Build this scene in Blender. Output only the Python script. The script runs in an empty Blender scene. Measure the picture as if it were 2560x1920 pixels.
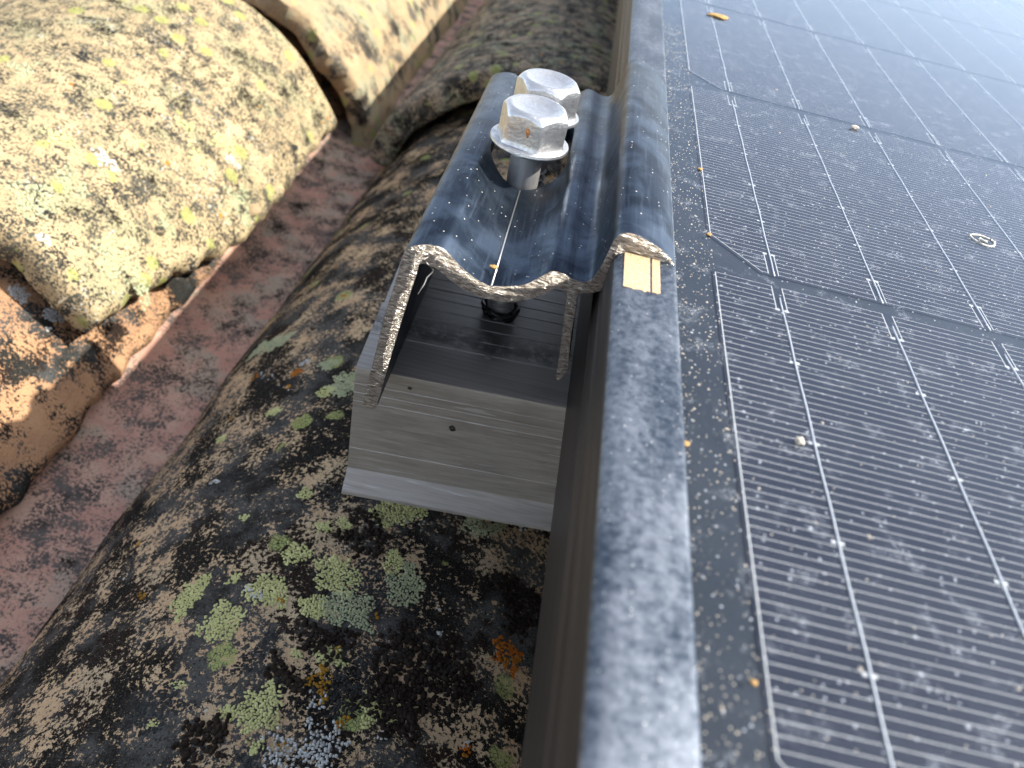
import bpy, bmesh, math, random
import numpy as np
from mathutils import Vector, Matrix, noise as mnoise

SC = bpy.context.scene
COL = SC.collection
MM = 0.001
R = math.radians
rnd = random.Random(7)

# ------------------------------------------------------------------ camera
FPX, TH, RHO, YAW, HCAM = 1899.46, 0.69986, 0.26001, 0.02804, 60.473
_cy, _sy = math.cos(YAW), math.sin(YAW)
_Fh = Vector((_sy, _cy, 0)); _R0 = Vector((_cy, -_sy, 0)); _Z = Vector((0, 0, 1))
CF = _Fh * math.cos(TH) - _Z * math.sin(TH)
_U0 = _Fh * math.sin(TH) + _Z * math.cos(TH)
CR = _R0 * math.cos(RHO) + _U0 * math.sin(RHO)
CU = _U0 * math.cos(RHO) - _R0 * math.sin(RHO)
CAMPOS = Vector((0, 0, HCAM))
cam = bpy.data.cameras.new('camera')
cam.sensor_width = 36; cam.lens = FPX / 2560 * 36
cam.clip_start = 0.004; cam.clip_end = 2000
cam.dof.use_dof = True
cam.dof.focus_distance = 0.150
cam.dof.aperture_fstop = 26.0
cam.dof.aperture_blades = 0
co = bpy.data.objects.new('camera', cam); COL.objects.link(co)
co.matrix_world = Matrix(((CR.x, CU.x, -CF.x, 0), (CR.y, CU.y, -CF.y, 0), (CR.z, CU.z, -CF.z, HCAM * MM), (0, 0, 0, 1)))
SC.camera = co

# ------------------------------------------------------------------ sky and sun
SUN = Vector((0.98, 0.0, 1.0)).normalized()
sun_el = math.asin(SUN.z); sun_az = math.atan2(SUN.x, SUN.y)
W = bpy.data.worlds.new('World'); SC.world = W; W.use_nodes = True
wn = W.node_tree.nodes; wl = W.node_tree.links
sky = wn.new('ShaderNodeTexSky'); sky.sky_type = 'NISHITA'; sky.sun_disc = False
sky.sun_elevation = sun_el; sky.sun_rotation = sun_az
sky.air_density = 0.75; sky.dust_density = 1.2; sky.ozone_density = 0.4
bgn = wn['Background']; bgn.inputs['Strength'].default_value = 0.15
hsv = wn.new('ShaderNodeHueSaturation'); hsv.inputs['Saturation'].default_value = 0.55   # thin milky summer sky
wl.new(sky.outputs[0], hsv.inputs['Color']); wl.new(hsv.outputs[0], bgn.inputs[0])
sl = bpy.data.lights.new('sun', 'SUN'); sl.energy = 3.5; sl.angle = R(0.53); sl.color = (1.0, 0.95, 0.87)
so = bpy.data.objects.new('sun', sl); COL.objects.link(so)
so.rotation_euler = SUN.to_track_quat('Z', 'Y').to_euler()
so.location = SUN * 2
SC.view_settings.view_transform = 'Standard'
SC.view_settings.look = 'None'
SC.view_settings.exposure = 1.38
SC.view_settings.gamma = 1.0
SC.cycles.adaptive_threshold = .02; SC.cycles.max_bounces = 6; SC.cycles.diffuse_bounces = 4; SC.cycles.glossy_bounces = 3; SC.cycles.transparent_max_bounces = 6
SC.cycles.caustics_reflective = False; SC.cycles.caustics_refractive = False

# ------------------------------------------------------------------ helpers
def ray(px, py):
    """direction (mm) seen at a pixel of the 2212-wide preview of the photograph"""
    k = 2560 / 2212
    return CF + CR * ((px * k - 1280) / FPX) + CU * ((960 - py * k) / FPX)

def on_y(px, py, Y):
    d = ray(px, py); return CAMPOS + d * (Y / d.y)

def on_z(px, py, z):
    d = ray(px, py); return CAMPOS + d * ((z - HCAM) / d.z)

def prop(o, label=None, cat=None, group=None, kind=None):
    if label: o['label'] = label
    if cat: o['category'] = cat
    if group: o['group'] = group
    if kind: o['kind'] = kind
    return o

def empty(name, loc_mm, label, cat, group=None, kind=None):
    o = bpy.data.objects.new(name, None); COL.objects.link(o)
    o.location = Vector(loc_mm) * MM; o.empty_display_size = 0.01
    return prop(o, label, cat, group, kind)

def link(name, me, parent=None, mats=(), org=(0, 0, 0)):
    """me holds world mm coordinates already scaled to metres; org is where the origin goes"""
    for m in mats: me.materials.append(m)
    o = bpy.data.objects.new(name, me); COL.objects.link(o)
    org = Vector(org) * MM
    me.transform(Matrix.Translation(-org))
    if parent is not None:
        o.parent = parent
        o.location = org - world_loc(parent)
    else:
        o.location = org
    return o

def world_loc(o):
    v = Vector(o.location)
    while o.parent is not None:
        o = o.parent; v = v + Vector(o.location)
    return v

def mesh_mm(name, verts, faces, smooth=True, sharp=None):
    me = bpy.data.meshes.new(name)
    v = np.asarray(verts, dtype=np.float64) * MM
    me.from_pydata(v.tolist(), [], faces)
    me.validate(); me.update()
    if smooth:
        me.polygons.foreach_set('use_smooth', [True] * len(me.polygons))
        if sharp: me.set_sharp_from_angle(angle=R(sharp))
    return me

def recalc(me):
    bm = bmesh.new(); bm.from_mesh(me)
    bmesh.ops.recalc_face_normals(bm, faces=bm.faces)
    bm.to_mesh(me); bm.free()

def lathe(profile, n=48, center=(0, 0), z0=0):
    """profile: list of (r, z)"""
    vs, fs = [], []
    for (r, z) in profile:
        for k in range(n):
            a = 2 * math.pi * k / n
            vs.append((center[0] + r * math.cos(a), center[1] + r * math.sin(a), z0 + z))
    m = len(profile)
    for i in range(m - 1):
        for k in range(n):
            fs.append((i * n + k, i * n + (k + 1) % n, (i + 1) * n + (k + 1) % n, (i + 1) * n + k))
    fs.append(tuple(reversed(range(n))))
    fs.append(tuple((m - 1) * n + k for k in range(n)))
    return vs, fs

def tube(path, r, n=8):
    vs, fs = [], []
    P = [Vector(q) for q in path]
    for i, q in enumerate(P):
        t = (P[min(i + 1, len(P) - 1)] - P[max(i - 1, 0)]).normalized()
        a = t.orthogonal().normalized(); b = t.cross(a)
        rr = r[i] if isinstance(r, (list, tuple)) else r
        for k in range(n):
            an = 2 * math.pi * k / n
            vs.append(q + (a * math.cos(an) + b * math.sin(an)) * rr)
    for i in range(len(P) - 1):
        for k in range(n):
            fs.append((i * n + k, i * n + (k + 1) % n, (i + 1) * n + (k + 1) % n, (i + 1) * n + k))
    fs.append(tuple(reversed(range(n)))); fs.append(tuple((len(P) - 1) * n + k for k in range(n)))
    return [tuple(v) for v in vs], fs

def box(x0, x1, y0, y1, z0, z1):
    v = [(x0, y0, z0), (x1, y0, z0), (x1, y1, z0), (x0, y1, z0), (x0, y0, z1), (x1, y0, z1), (x1, y1, z1), (x0, y1, z1)]
    f = [(0, 3, 2, 1), (4, 5, 6, 7), (0, 1, 5, 4), (1, 2, 6, 5), (2, 3, 7, 6), (3, 0, 4, 7)]
    return v, f

def bake(o):
    """apply the modifiers of o"""
    dg = bpy.context.evaluated_depsgraph_get(); dg.update()
    me = bpy.data.meshes.new_from_object(o.evaluated_get(dg))
    old = o.data; o.modifiers.clear(); o.data = me
    bpy.data.meshes.remove(old)
    return o

def fbm(v, o=5): return mnoise.fractal(v, 1.0, 2.1, o)

# ------------------------------------------------------------------ node helper
class NT:
    def __init__(s, name):
        s.m = bpy.data.materials.new(name); s.m.use_nodes = True
        s.t = s.m.node_tree; s.n = s.t.nodes; s.n.clear()
        s.out = s.n.new('ShaderNodeOutputMaterial')
    def L(s, a, b): s.t.links.new(a, b)
    def put(s, sock, v):
        if hasattr(v, 'is_linked'): s.L(v, sock)
        elif v is not None:
            if isinstance(v, (tuple, list)) and len(v) == 3 and sock.type == 'RGBA': v = (*v, 1)
            sock.default_value = v
    def coord(s, scale=1000.0, off=(0, 0, 0), stretch=(1, 1, 1)):
        tc = s.n.new('ShaderNodeTexCoord'); mp = s.n.new('ShaderNodeMapping')
        mp.inputs['Scale'].default_value = [scale * q for q in stretch]; mp.inputs['Location'].default_value = off
        s.L(tc.outputs['Object'], mp.inputs[0]); return mp.outputs[0]
    def noise(s, vec, scale, detail=4, rough=.55, dist=0, color=False):
        n = s.n.new('ShaderNodeTexNoise'); s.L(vec, n.inputs['Vector'])
        n.inputs['Scale'].default_value = scale; n.inputs['Detail'].default_value = detail
        n.inputs['Roughness'].default_value = rough; n.inputs['Distortion'].default_value = dist
        return n.outputs['Color' if color else 'Fac']
    def voro(s, vec, scale, feature='F1', out='Distance', rand=1.0):
        n = s.n.new('ShaderNodeTexVoronoi'); n.feature = feature; s.L(vec, n.inputs['Vector'])
        n.inputs['Scale'].default_value = scale; n.inputs['Randomness'].default_value = rand
        return n.outputs[out]
    def math(s, op, a, b=0.0, c=None, clamp=False):
        n = s.n.new('ShaderNodeMath'); n.operation = op; n.use_clamp = clamp
        s.put(n.inputs[0], a); s.put(n.inputs[1], b)
        if c is not None: s.put(n.inputs[2], c)
        return n.outputs[0]
    def step(s, v, lo, hi, a=0.0, b=1.0):
        n = s.n.new('ShaderNodeMapRange'); n.interpolation_type = 'SMOOTHSTEP'
        s.put(n.inputs['Value'], v); n.inputs['From Min'].default_value = lo; n.inputs['From Max'].default_value = hi
        n.inputs['To Min'].default_value = a; n.inputs['To Max'].default_value = b
        return n.outputs[0]
    def mix(s, f, a, b):
        n = s.n.new('ShaderNodeMix'); n.data_type = 'RGBA'
        s.put(n.inputs[0], f); s.put(n.inputs[6], a); s.put(n.inputs[7], b); return n.outputs[2]
    def vadd(s, a, b, op='ADD'):
        n = s.n.new('ShaderNodeVectorMath'); n.operation = op; s.put(n.inputs[0], a); s.put(n.inputs[1], b); return n.outputs[0]
    def vscale(s, a, f):
        n = s.n.new('ShaderNodeVectorMath'); n.operation = 'SCALE'; s.put(n.inputs[0], a); n.inputs['Scale'].default_value = f; return n.outputs[0]
    def sep(s, v):
        n = s.n.new('ShaderNodeSeparateColor'); s.L(v, n.inputs[0]); return n.outputs
    def warp(s, vec, scale, amp, detail=3):
        c = s.noise(vec, scale, detail, color=True)
        return s.vadd(vec, s.vscale(s.vadd(c, (.5, .5, .5), 'SUBTRACT'), amp))
    def bump(s, h, dist_mm, strength=1.0, nrm=None):
        n = s.n.new('ShaderNodeBump'); n.inputs['Strength'].default_value = strength
        n.inputs['Distance'].default_value = dist_mm * MM; s.put(n.inputs['Height'], h)
        if nrm is not None: s.L(nrm, n.inputs['Normal'])
        return n.outputs[0]
    def bsdf(s, **kw):
        b = s.n.new('ShaderNodeBsdfPrincipled')
        for k, v in kw.items(): s.put(b.inputs[k.replace('_', ' ')], v)
        s.L(b.outputs[0], s.out.inputs[0]); return b

# ------------------------------------------------------------------ materials: clay tiles and their crusts
def tile_mat(name, b1, b2, dark=.5, dark_scale=.09, dcol=((.022, .022, .02), (.075, .078, .075)), speck=.5, green=.5, white=.5, orange=.5, seed=0, b3=None, gcol=((.40, .43, .13), (.30, .33, .14)), soft=.025, bump=1.0, fine_amp=.5, cluster=.35):
    s = NT(name)
    P0 = s.coord(1000, (seed * 37.1, seed * 17.3, seed * 51.7))
    P = s.warp(P0, .25, 3.0, 2)
    C1 = s.sep(s.noise(P, .055, 4, .6, color=True))
    fine = s.noise(P0, 1.0, 4, .7)
    grain = s.noise(P0, 3.2, 1, .6)
    base = s.mix(s.step(C1[0], .38, .62), b1, b2)
    if b3 is not None: base = s.mix(s.step(s.math('ADD', C1[1], s.math('MULTIPLY', fine, .2)), .58, .72), base, b3)
    base = s.mix(s.step(grain, .3, .7, 0, .35), base, s.mix(.5, base, (.8, .7, .55)))
    # blackish crust
    dn = s.math('ADD', s.noise(P, dark_scale, 6, .68), s.math('MULTIPLY', s.math('SUBTRACT', fine, .5), fine_amp))
    dn = s.math('ADD', dn, s.math('MULTIPLY', s.math('SUBTRACT', C1[2], .5), cluster))
    t = .5 + (0.5 - dark) * .34
    dm = s.step(dn, t - soft, t + soft)
    dc = s.mix(s.step(C1[0], .42, .6), *dcol)
    dc = s.mix(s.step(C1[1], .54, .62), dc, (.022, .013, .009))
    dc = s.mix(s.step(grain, .5, .75, 0, .5), dc, s.mix(.25, dc, (.5, .5, .46)))
    c = s.mix(dm, base, dc)
    # pepper specks on the clay
    sp = s.math('MULTIPLY', s.step(s.noise(P0, 1.5, 3, .7), .55, .61), s.step(C1[2], .36, .58))
    c = s.mix(s.math('MULTIPLY', sp, speck), c, (.016, .014, .012))
    # small green map lichens, rust-orange flecks
    Pg = s.warp(P0, .5, 2.6, 2)
    vn = s.n.new('ShaderNodeTexVoronoi'); s.L(Pg, vn.inputs['Vector']); vn.inputs['Scale'].default_value = .10
    gc = s.sep(vn.outputs['Color']); gd = vn.outputs['Distance']
    if green > 0:
        gm = s.math('MULTIPLY', s.step(gd, .30, .36, 1, 0), s.step(gc[0], 1 - green * .5, 1.02 - green * .5))
        ed = s.voro(P0, 1.15, 'DISTANCE_TO_EDGE')
        gm = s.math('MULTIPLY', gm, s.step(s.math('ADD', ed, s.math('MULTIPLY', fine, .12)), .09, .15))
        c = s.mix(gm, c, s.mix(C1[1], *gcol))
    if orange > 0:
        om = s.math('MULTIPLY', s.step(gd, .08, .13, 1, 0), s.step(gc[2], 1 - .35 * orange, 1.03 - .35 * orange))
        c = s.mix(om, c, s.mix(gc[1], (.45, .12, .02), (.42, .22, .03)))
    # pale granules
    if white > 0:
        wn_ = s.n.new('ShaderNodeTexVoronoi'); s.L(P0, wn_.inputs['Vector']); wn_.inputs['Scale'].default_value = .8
        wc = s.sep(wn_.outputs['Color'])
        wm = s.math('MULTIPLY', s.step(wn_.outputs['Distance'], .26, .36, 1, 0), s.step(wc[1], .45, .5))
        wm = s.math('MULTIPLY', wm, s.step(s.noise(P, .06, 3, .6), .68 - white * .18, .74 - white * .18))
        c = s.mix(wm, c, s.mix(wc[2], (.62, .62, .58), (.42, .42, .36)))
    h = s.math('ADD', s.math('MULTIPLY', grain, .35), s.math('MULTIPLY', fine, 1.1))
    h = s.math('ADD', h, s.math('MULTIPLY', s.noise(P0, .3, 2), 1.0))
    s.bsdf(Base_Color=c, Roughness=.95, Normal=s.bump(h, .9 * bump), Specular_IOR_Level=.06)
    return s.m

def crust_mat(name, c1, c2, scale=.35, rough=.9):
    s = NT(name); P = s.coord()
    n = s.noise(P, scale, 4, .6)
    c = s.mix(s.step(n, .35, .65), c1, c2)
    g = s.noise(P, 4.0, 3, .6)
    c = s.mix(s.step(g, .35, .7, 0, .45), c, s.mix(.5, c, (.02, .02, .015)))
    s.bsdf(Base_Color=c, Roughness=rough, Normal=s.bump(g, .25), Specular_IOR_Level=.06)
    return s.m

M_tile_dark = tile_mat('dark_crusted_clay', (.60, .43, .245), (.54, .355, .195), dark=.71, dark_scale=.10, fine_amp=1.25, cluster=.8, b3=(.50, .38, .23), dcol=((.013, .011, .009), (.085, .083, .076)), speck=.9, green=.16, white=.25, orange=.6, seed=1)
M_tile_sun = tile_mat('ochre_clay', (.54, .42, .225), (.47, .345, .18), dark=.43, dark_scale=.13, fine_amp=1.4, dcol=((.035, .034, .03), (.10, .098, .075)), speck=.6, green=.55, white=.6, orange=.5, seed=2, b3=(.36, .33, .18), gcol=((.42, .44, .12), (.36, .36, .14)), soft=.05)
M_tile_orange = tile_mat('orange_clay', (.50, .27, .13), (.42, .22, .11), dark=.56, dark_scale=.04, fine_amp=.8, cluster=.6, speck=1.0, green=.0, white=.2, orange=.2, seed=3)
M_tile_up = tile_mat('buff_clay', (.46, .33, .18), (.40, .29, .16), dark=.36, dark_scale=.05, dcol=((.06, .055, .045), (.12, .11, .09)), speck=.5, green=.3, white=.3, orange=.1, seed=5, b3=(.31, .30, .19), soft=.06)
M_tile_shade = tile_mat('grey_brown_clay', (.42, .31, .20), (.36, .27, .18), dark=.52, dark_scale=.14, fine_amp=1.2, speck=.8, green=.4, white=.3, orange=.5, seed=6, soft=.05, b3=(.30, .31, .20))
M_tile_pink = tile_mat('pink_clay', (.60, .385, .285), (.56, .29, .215), dark=.37, dark_scale=.08, dcol=((.07, .06, .055), (.15, .135, .12)), speck=.35, green=.0, white=.2, orange=.0, seed=8, b3=(.44, .35, .27), soft=.09, bump=.8, fine_amp=1.1)
M_green = crust_mat('green_lichen', (.66, .65, .30), (.54, .54, .23))
M_green_grey = crust_mat('grey_green_lichen', (.48, .50, .30), (.38, .41, .25))
M_brown = crust_mat('blackish_brown_lichen', (.018, .012, .009), (.035, .026, .020), .3)
M_grey = crust_mat('charcoal_lichen', (.028, .029, .028), (.055, .056, .053), .3)
M_white = crust_mat('white_lichen', (.66, .67, .64), (.48, .48, .44))
M_orange = crust_mat('orange_lichen', (.46, .12, .015), (.36, .15, .02))
M_ochre = crust_mat('ochre_lichen', (.40, .22, .03), (.30, .15, .02))

s = NT('bedding_mortar'); P = s.coord()
s.bsdf(Base_Color=s.mix(s.noise(P, .08, 6), (.10, .07, .05), (.17, .12, .09)), Roughness=.95, Normal=s.bump(s.noise(P, .4, 6), 2))
M_bed = s.m
s = NT('dry_grass_ground'); P = s.coord(1.0)
s.bsdf(Base_Color=s.mix(s.noise(P, .3, 6), (.10, .11, .045), (.20, .17, .09)), Roughness=.95)
M_ground = s.m

# ------------------------------------------------------------------ materials: metals
s = NT('blue_black_anodised_aluminium')
P = s.coord(); Ps = s.coord(1000, (3, 5, 9), (1, .06, 1))
c = s.mix(s.step(s.noise(P, .11, 6, .6, .6), .36, .66), (.017, .027, .043), (.070, .096, .132))
c = s.mix(s.step(s.noise(Ps, 1.2, 4, .6), .5, .7, 0, .4), c, (.11, .14, .18))
fl = s.math('MULTIPLY', s.step(s.voro(P, .9), .10, .15, 1, 0), s.step(s.sep(s.voro(P, .9, out='Color'))[0], .72, .74))
c = s.mix(s.math('MULTIPLY', fl, .85), c, (.75, .72, .65))
scr = s.step(s.noise(s.coord(1000, (1, 2, 3), (2.2, .25, 1)), 1.6, 5, .75), .66, .70)
c = s.mix(s.math('MULTIPLY', scr, .3), c, (.3, .32, .35))
rg = s.math('ADD', s.math('MULTIPLY', s.noise(P, .25, 5, .6), .26), .27)
h = s.math('ADD', s.math('MULTIPLY', s.noise(P, 2.2, 3), .3), s.math('ADD', s.math('MULTIPLY', fl, .8), s.math('MULTIPLY', s.noise(Ps, 1.5, 3), .6)))
s.bsdf(Base_Color=c, Metallic=s.math('SUBTRACT', .88, s.math('MULTIPLY', fl, .8)), Roughness=rg, Normal=s.bump(h, .06))
M_clamp = s.m

s = NT('sawn_metal'); P = s.coord(1000, (0, 0, 0)); Pr = s.n.new('ShaderNodeMapping')
s.L(P, Pr.inputs[0]); Pr.inputs['Rotation'].default_value = (0, R(32), 0); Pr.inputs['Scale'].default_value = (.8, 1, 2.6)
n1 = s.noise(Pr.outputs[0], .95, 4, .7); n2 = s.noise(P, .35, 3)
c = s.mix(s.step(n1, .35, .65), (.13, .105, .08), (.66, .60, .51))
c = s.mix(s.step(n2, .4, .65, 0, .5), c, (.30, .255, .215))
glint = s.step(n1, .56, .66)
c = s.mix(glint, c, (.92, .86, .74))  # glints along the saw strokes, painted in as pale colour
s.bsdf(Base_Color=c, Metallic=s.math('ADD', .5, s.math('MULTIPLY', glint, .3)), Roughness=s.step(n1, .3, .7, .5, .2), Normal=s.bump(n1, 1.6))
M_cut = s.m

s = NT('scored_bright_edge'); s.bsdf(Base_Color=(.66, .66, .63), Metallic=.9, Roughness=.32); M_score = s.m

s = NT('weathered_frame_aluminium')
P = s.coord(); Py = s.coord(1000, (2, 7, 1), (1, .45, 1))
n1 = s.noise(P, .7, 6, .72); n2 = s.noise(Py, .09, 5, .6)
w = s.math('ADD', s.math('MULTIPLY', n1, .62), s.math('MULTIPLY', n2, .55))
c = s.mix(s.step(w, .43, .76), (.038, .054, .078), (.215, .24, .275))
dk = s.step(s.noise(Py, .22, 5, .6), .66, .74)
c = s.mix(s.math('MULTIPLY', dk, .7), c, (.035, .045, .06))
fl = s.math('MULTIPLY', s.step(s.voro(P, 1.5), .09, .14, 1, 0), s.step(s.sep(s.voro(P, 1.5, out='Color'))[0], .78, .8))
c = s.mix(fl, c, (.8, .8, .76))
h = s.math('ADD', s.math('MULTIPLY', s.noise(P, 1.6, 5, .7), .6), s.math('MULTIPLY', fl, .6))
s.bsdf(Base_Color=c, Metallic=s.math('SUBTRACT', .8, s.math('MULTIPLY', fl, .7)), Roughness=s.step(w, .4, .7, .36, .52), Normal=s.bump(h, .12))
M_frame = s.m

s = NT('brown_black_frame_side')
P = s.coord(); Pl = s.coord(1000, (0, 0, 0), (1, .02, 1))
n1 = s.noise(Pl, 1.3, 4, .6)
c = s.mix(s.step(n1, .35, .7), (.014, .013, .013), (.034, .032, .031))
c = s.mix(s.step(s.noise(P, 1.4, 6, .75), .68, .74, 0, .6), c, (.25, .24, .23))
s.bsdf(Base_Color=c, Metallic=.1, Roughness=.5, Normal=s.bump(s.noise(P, 2, 4), .03))
M_side = s.m

s = NT('galvanised_steel')
P = s.coord()
n1 = s.noise(P, .55, 6, .65, .4); n2 = s.noise(P, 1.8, 4, .6)
c = s.mix(s.step(n1, .38, .64), (.56, .56, .555), (.72, .72, .715))
c = s.mix(s.step(n2, .62, .72, 0, .3), c, (.40, .40, .39))
s.bsdf(Base_Color=c, Metallic=.92, Roughness=s.step(n1, .3, .7, .44, .27), Normal=s.bump(s.math('ADD', s.math('MULTIPLY', n1, .8), s.math('MULTIPLY', n2, .5)), .16))
M_zinc = s.m
s = NT('dull_steel_shank'); P = s.coord()
n1 = s.noise(P, .6, 5, .6)
s.bsdf(Base_Color=s.mix(n1, (.34, .335, .33), (.55, .54, .53)), Metallic=.6, Roughness=.45, Normal=s.bump(n1, .08))
M_shank = s.m
s = NT('black_greased_steel'); P = s.coord(); n1 = s.noise(P, .9, 4)
s.bsdf(Base_Color=s.mix(n1, (.015, .015, .016), (.07, .07, .07)), Metallic=.6, Roughness=.3, Normal=s.bump(n1, .3)); M_black = s.m
s = NT('rust'); P = s.coord(); s.bsdf(Base_Color=s.mix(s.noise(P, 2, 4), (.42, .12, .02), (.65, .30, .07)), Roughness=.85, Normal=s.bump(s.noise(P, 3, 4), .2)); M_rust = s.m

s = NT('brushed_mill_aluminium')
P = s.coord(); Px = s.coord(1000, (0, 3, 0), (.012, 1, 1)); Px2 = s.coord(1000, (5, 1, 2), (.03, 1.6, 1.6))
n1 = s.noise(Px, 1.1, 6, .7); n2 = s.noise(Px2, .5, 3); n3 = s.noise(P, .12, 5)
c = s.mix(s.step(n1, .3, .7), (.27, .248, .22), (.39, .365, .33))
c = s.mix(s.step(n3, .5, .75, 0, .45), c, (.36, .345, .32))
c = s.mix(s.step(n2, .66, .70, 0, .3), c, (.82, .82, .82))
spots = s.math('MULTIPLY', s.step(s.noise(P, .9, 6, .8), .64, .69), s.step(s.noise(P, .09, 3), .5, .6))
c = s.mix(s.math('MULTIPLY', spots, .8), c, (.07, .06, .055))
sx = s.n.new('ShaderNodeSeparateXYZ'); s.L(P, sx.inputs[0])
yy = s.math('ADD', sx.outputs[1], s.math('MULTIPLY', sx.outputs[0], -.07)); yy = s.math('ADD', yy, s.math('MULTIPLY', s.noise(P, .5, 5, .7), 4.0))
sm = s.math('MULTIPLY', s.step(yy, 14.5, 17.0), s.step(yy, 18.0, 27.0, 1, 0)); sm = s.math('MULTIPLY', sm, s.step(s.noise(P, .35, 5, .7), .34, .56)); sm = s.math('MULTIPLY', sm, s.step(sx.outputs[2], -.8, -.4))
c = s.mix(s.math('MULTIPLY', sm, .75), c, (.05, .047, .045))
s.bsdf(Base_Color=c, Metallic=.32, Roughness=s.step(n1, .3, .7, .38, .5), Normal=s.bump(s.math('ADD', n1, s.math('MULTIPLY', n3, .5)), .10))
M_rail = s.m

s = NT('speckled_buff'); P = s.coord()
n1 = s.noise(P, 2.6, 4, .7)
s.bsdf(Base_Color=s.mix(s.step(n1, .35, .62), (.42, .29, .15), (.66, .50, .30)), Roughness=.55, Metallic=.15, Normal=s.bump(n1, .12)); M_buff = s.m

# solar cell materials
s = NT('black_backsheet'); s.bsdf(Base_Color=(.020, .025, .033), Roughness=.6, Specular_IOR_Level=.05); M_back = s.m
s = NT('navy_silicon'); P = s.coord()
s.bsdf(Base_Color=s.mix(s.noise(P, .05, 4), (.010, .013, .024), (.016, .018, .030)), Roughness=.5, Specular_IOR_Level=.05); M_cell = s.m
s = NT('silver_print'); P = s.coord()
s.bsdf(Base_Color=s.mix(s.noise(P, 1.3, 3), (.40, .41, .41), (.54, .54, .53)), Roughness=.6, Specular_IOR_Level=.1); M_silver = s.m
s = NT('tinned_wire'); s.bsdf(Base_Color=(.60, .62, .65), Metallic=.35, Roughness=.45); M_wire = s.m

# dusty glass sheet: clear glass with a reflecting face and a film of pale dust
s = NT('dusty_glass')
P = s.coord(); Pw = s.warp(P, .35, 3.5, 4)
geo = s.n.new('ShaderNodeNewGeometry')
fr = s.n.new('ShaderNodeFresnel'); s.L(s.step(geo.outputs['Backfacing'], 0, 1, 1.45, 1 / 1.45), fr.inputs['IOR'])
tr = s.n.new('ShaderNodeBsdfTransparent'); tr.inputs[0].default_value = (.93, .95, .96, 1)
gl = s.n.new('ShaderNodeBsdfGlossy'); gl.inputs['Roughness'].default_value = .10; gl.inputs[0].default_value = (.76, .87, 1, 1)
m1 = s.n.new('ShaderNodeMixShader'); s.L(s.math('MULTIPLY', fr.outputs[0], .78), m1.inputs[0]); s.L(tr.outputs[0], m1.inputs[1]); s.L(gl.outputs[0], m1.inputs[2])
layer = s.step(s.noise(Pw, .06, 6, .65), .3, .75, .006, .024)
d1 = s.math('MULTIPLY', s.step(s.voro(P, 1.1), .12, .20, 1, 0), s.step(s.sep(s.voro(P, 1.1, out='Color'))[0], .70, .72))
d2 = s.math('MULTIPLY', s.step(s.voro(P, .33), .07, .10, 1, 0), s.step(s.sep(s.voro(P, .33, out='Color'))[0], .6, .62))
wv = s.noise(Pw, .7, 5, .72, 1.2)
line = s.math('SUBTRACT', 1.0, s.math('MULTIPLY', s.math('ABSOLUTE', s.math('SUBTRACT', wv, .5)), 60.0), clamp=True)
line = s.math('MULTIPLY', line, s.step(s.noise(P, .22, 4, .6), .54, .64))
cl = s.math('MULTIPLY', s.step(s.noise(P, 2.3, 4, .7), .62, .70), s.step(s.noise(P, .16, 4, .6), .48, .66))
dust = s.math('ADD', s.math('MULTIPLY', d1, .55), s.math('ADD', s.math('MULTIPLY', d2, .4), s.math('ADD', s.math('MULTIPLY', line, .6), s.math('MULTIPLY', cl, .55))))
dust = s.math('ADD', dust, layer, clamp=True)
df = s.n.new('ShaderNodeBsdfDiffuse'); df.inputs[0].default_value = (.52, .56, .62, 1)
m2 = s.n.new('ShaderNodeMixShader'); s.L(dust, m2.inputs[0]); s.L(m1.outputs[0], m2.inputs[1]); s.L(df.outputs[0], m2.inputs[2])
s.L(m2.outputs[0], s.out.inputs[0]); M_glass = s.m

s = NT('grit'); P = s.coord(); s.bsdf(Base_Color=s.mix(s.noise(P, .8, 3), (.62, .55, .42), (.40, .36, .30)), Roughness=.9); M_grit = s.m
s = NT('dry_leaf'); P = s.coord(); s.bsdf(Base_Color=s.mix(s.noise(P, .6, 4), (.46, .29, .09), (.32, .18, .06)), Roughness=.8); M_leaf = s.m
s = NT('dried_droplet'); P = s.coord(); s.bsdf(Base_Color=s.mix(s.noise(P, 1.0, 4), (.62, .60, .55), (.45, .43, .38)), Roughness=.9); M_drop = s.m
s = NT('pale_fibre'); s.bsdf(Base_Color=(.78, .74, .66), Roughness=.6); M_fibre = s.m

# ------------------------------------------------------------------ setting
v, f = box(-60000, 60000, -60000, 60000, -3600, -3500)
g = link('ground', mesh_mm('ground', v, f, False), None, [M_ground], (0, 0, -3500)); prop(g, kind='structure')

# roof bed under the tiles
NXB, NYB = 60, 80
vs, fs = [], []
for j in range(NYB + 1):
    for i in range(NXB + 1):
        x = -1200 + 2600 * i / NXB; y = -700 + 3300 * j / NYB
        vs.append((x, y, -205 + 5 * fbm(Vector((x, y, 0)) * .01)))
for j in range(NYB):
    for i in range(NXB):
        a = j * (NXB + 1) + i; fs.append((a, a + 1, a + NXB + 2, a + NXB + 1))
roof = link('roof', mesh_mm('roof', vs, fs), None, [M_bed], (0, 0, -205)); prop(roof, 'clay barrel tile roof under the panel', None, None, 'structure')

def lerp(a, b, t): return a + (b - a) * t

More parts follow.
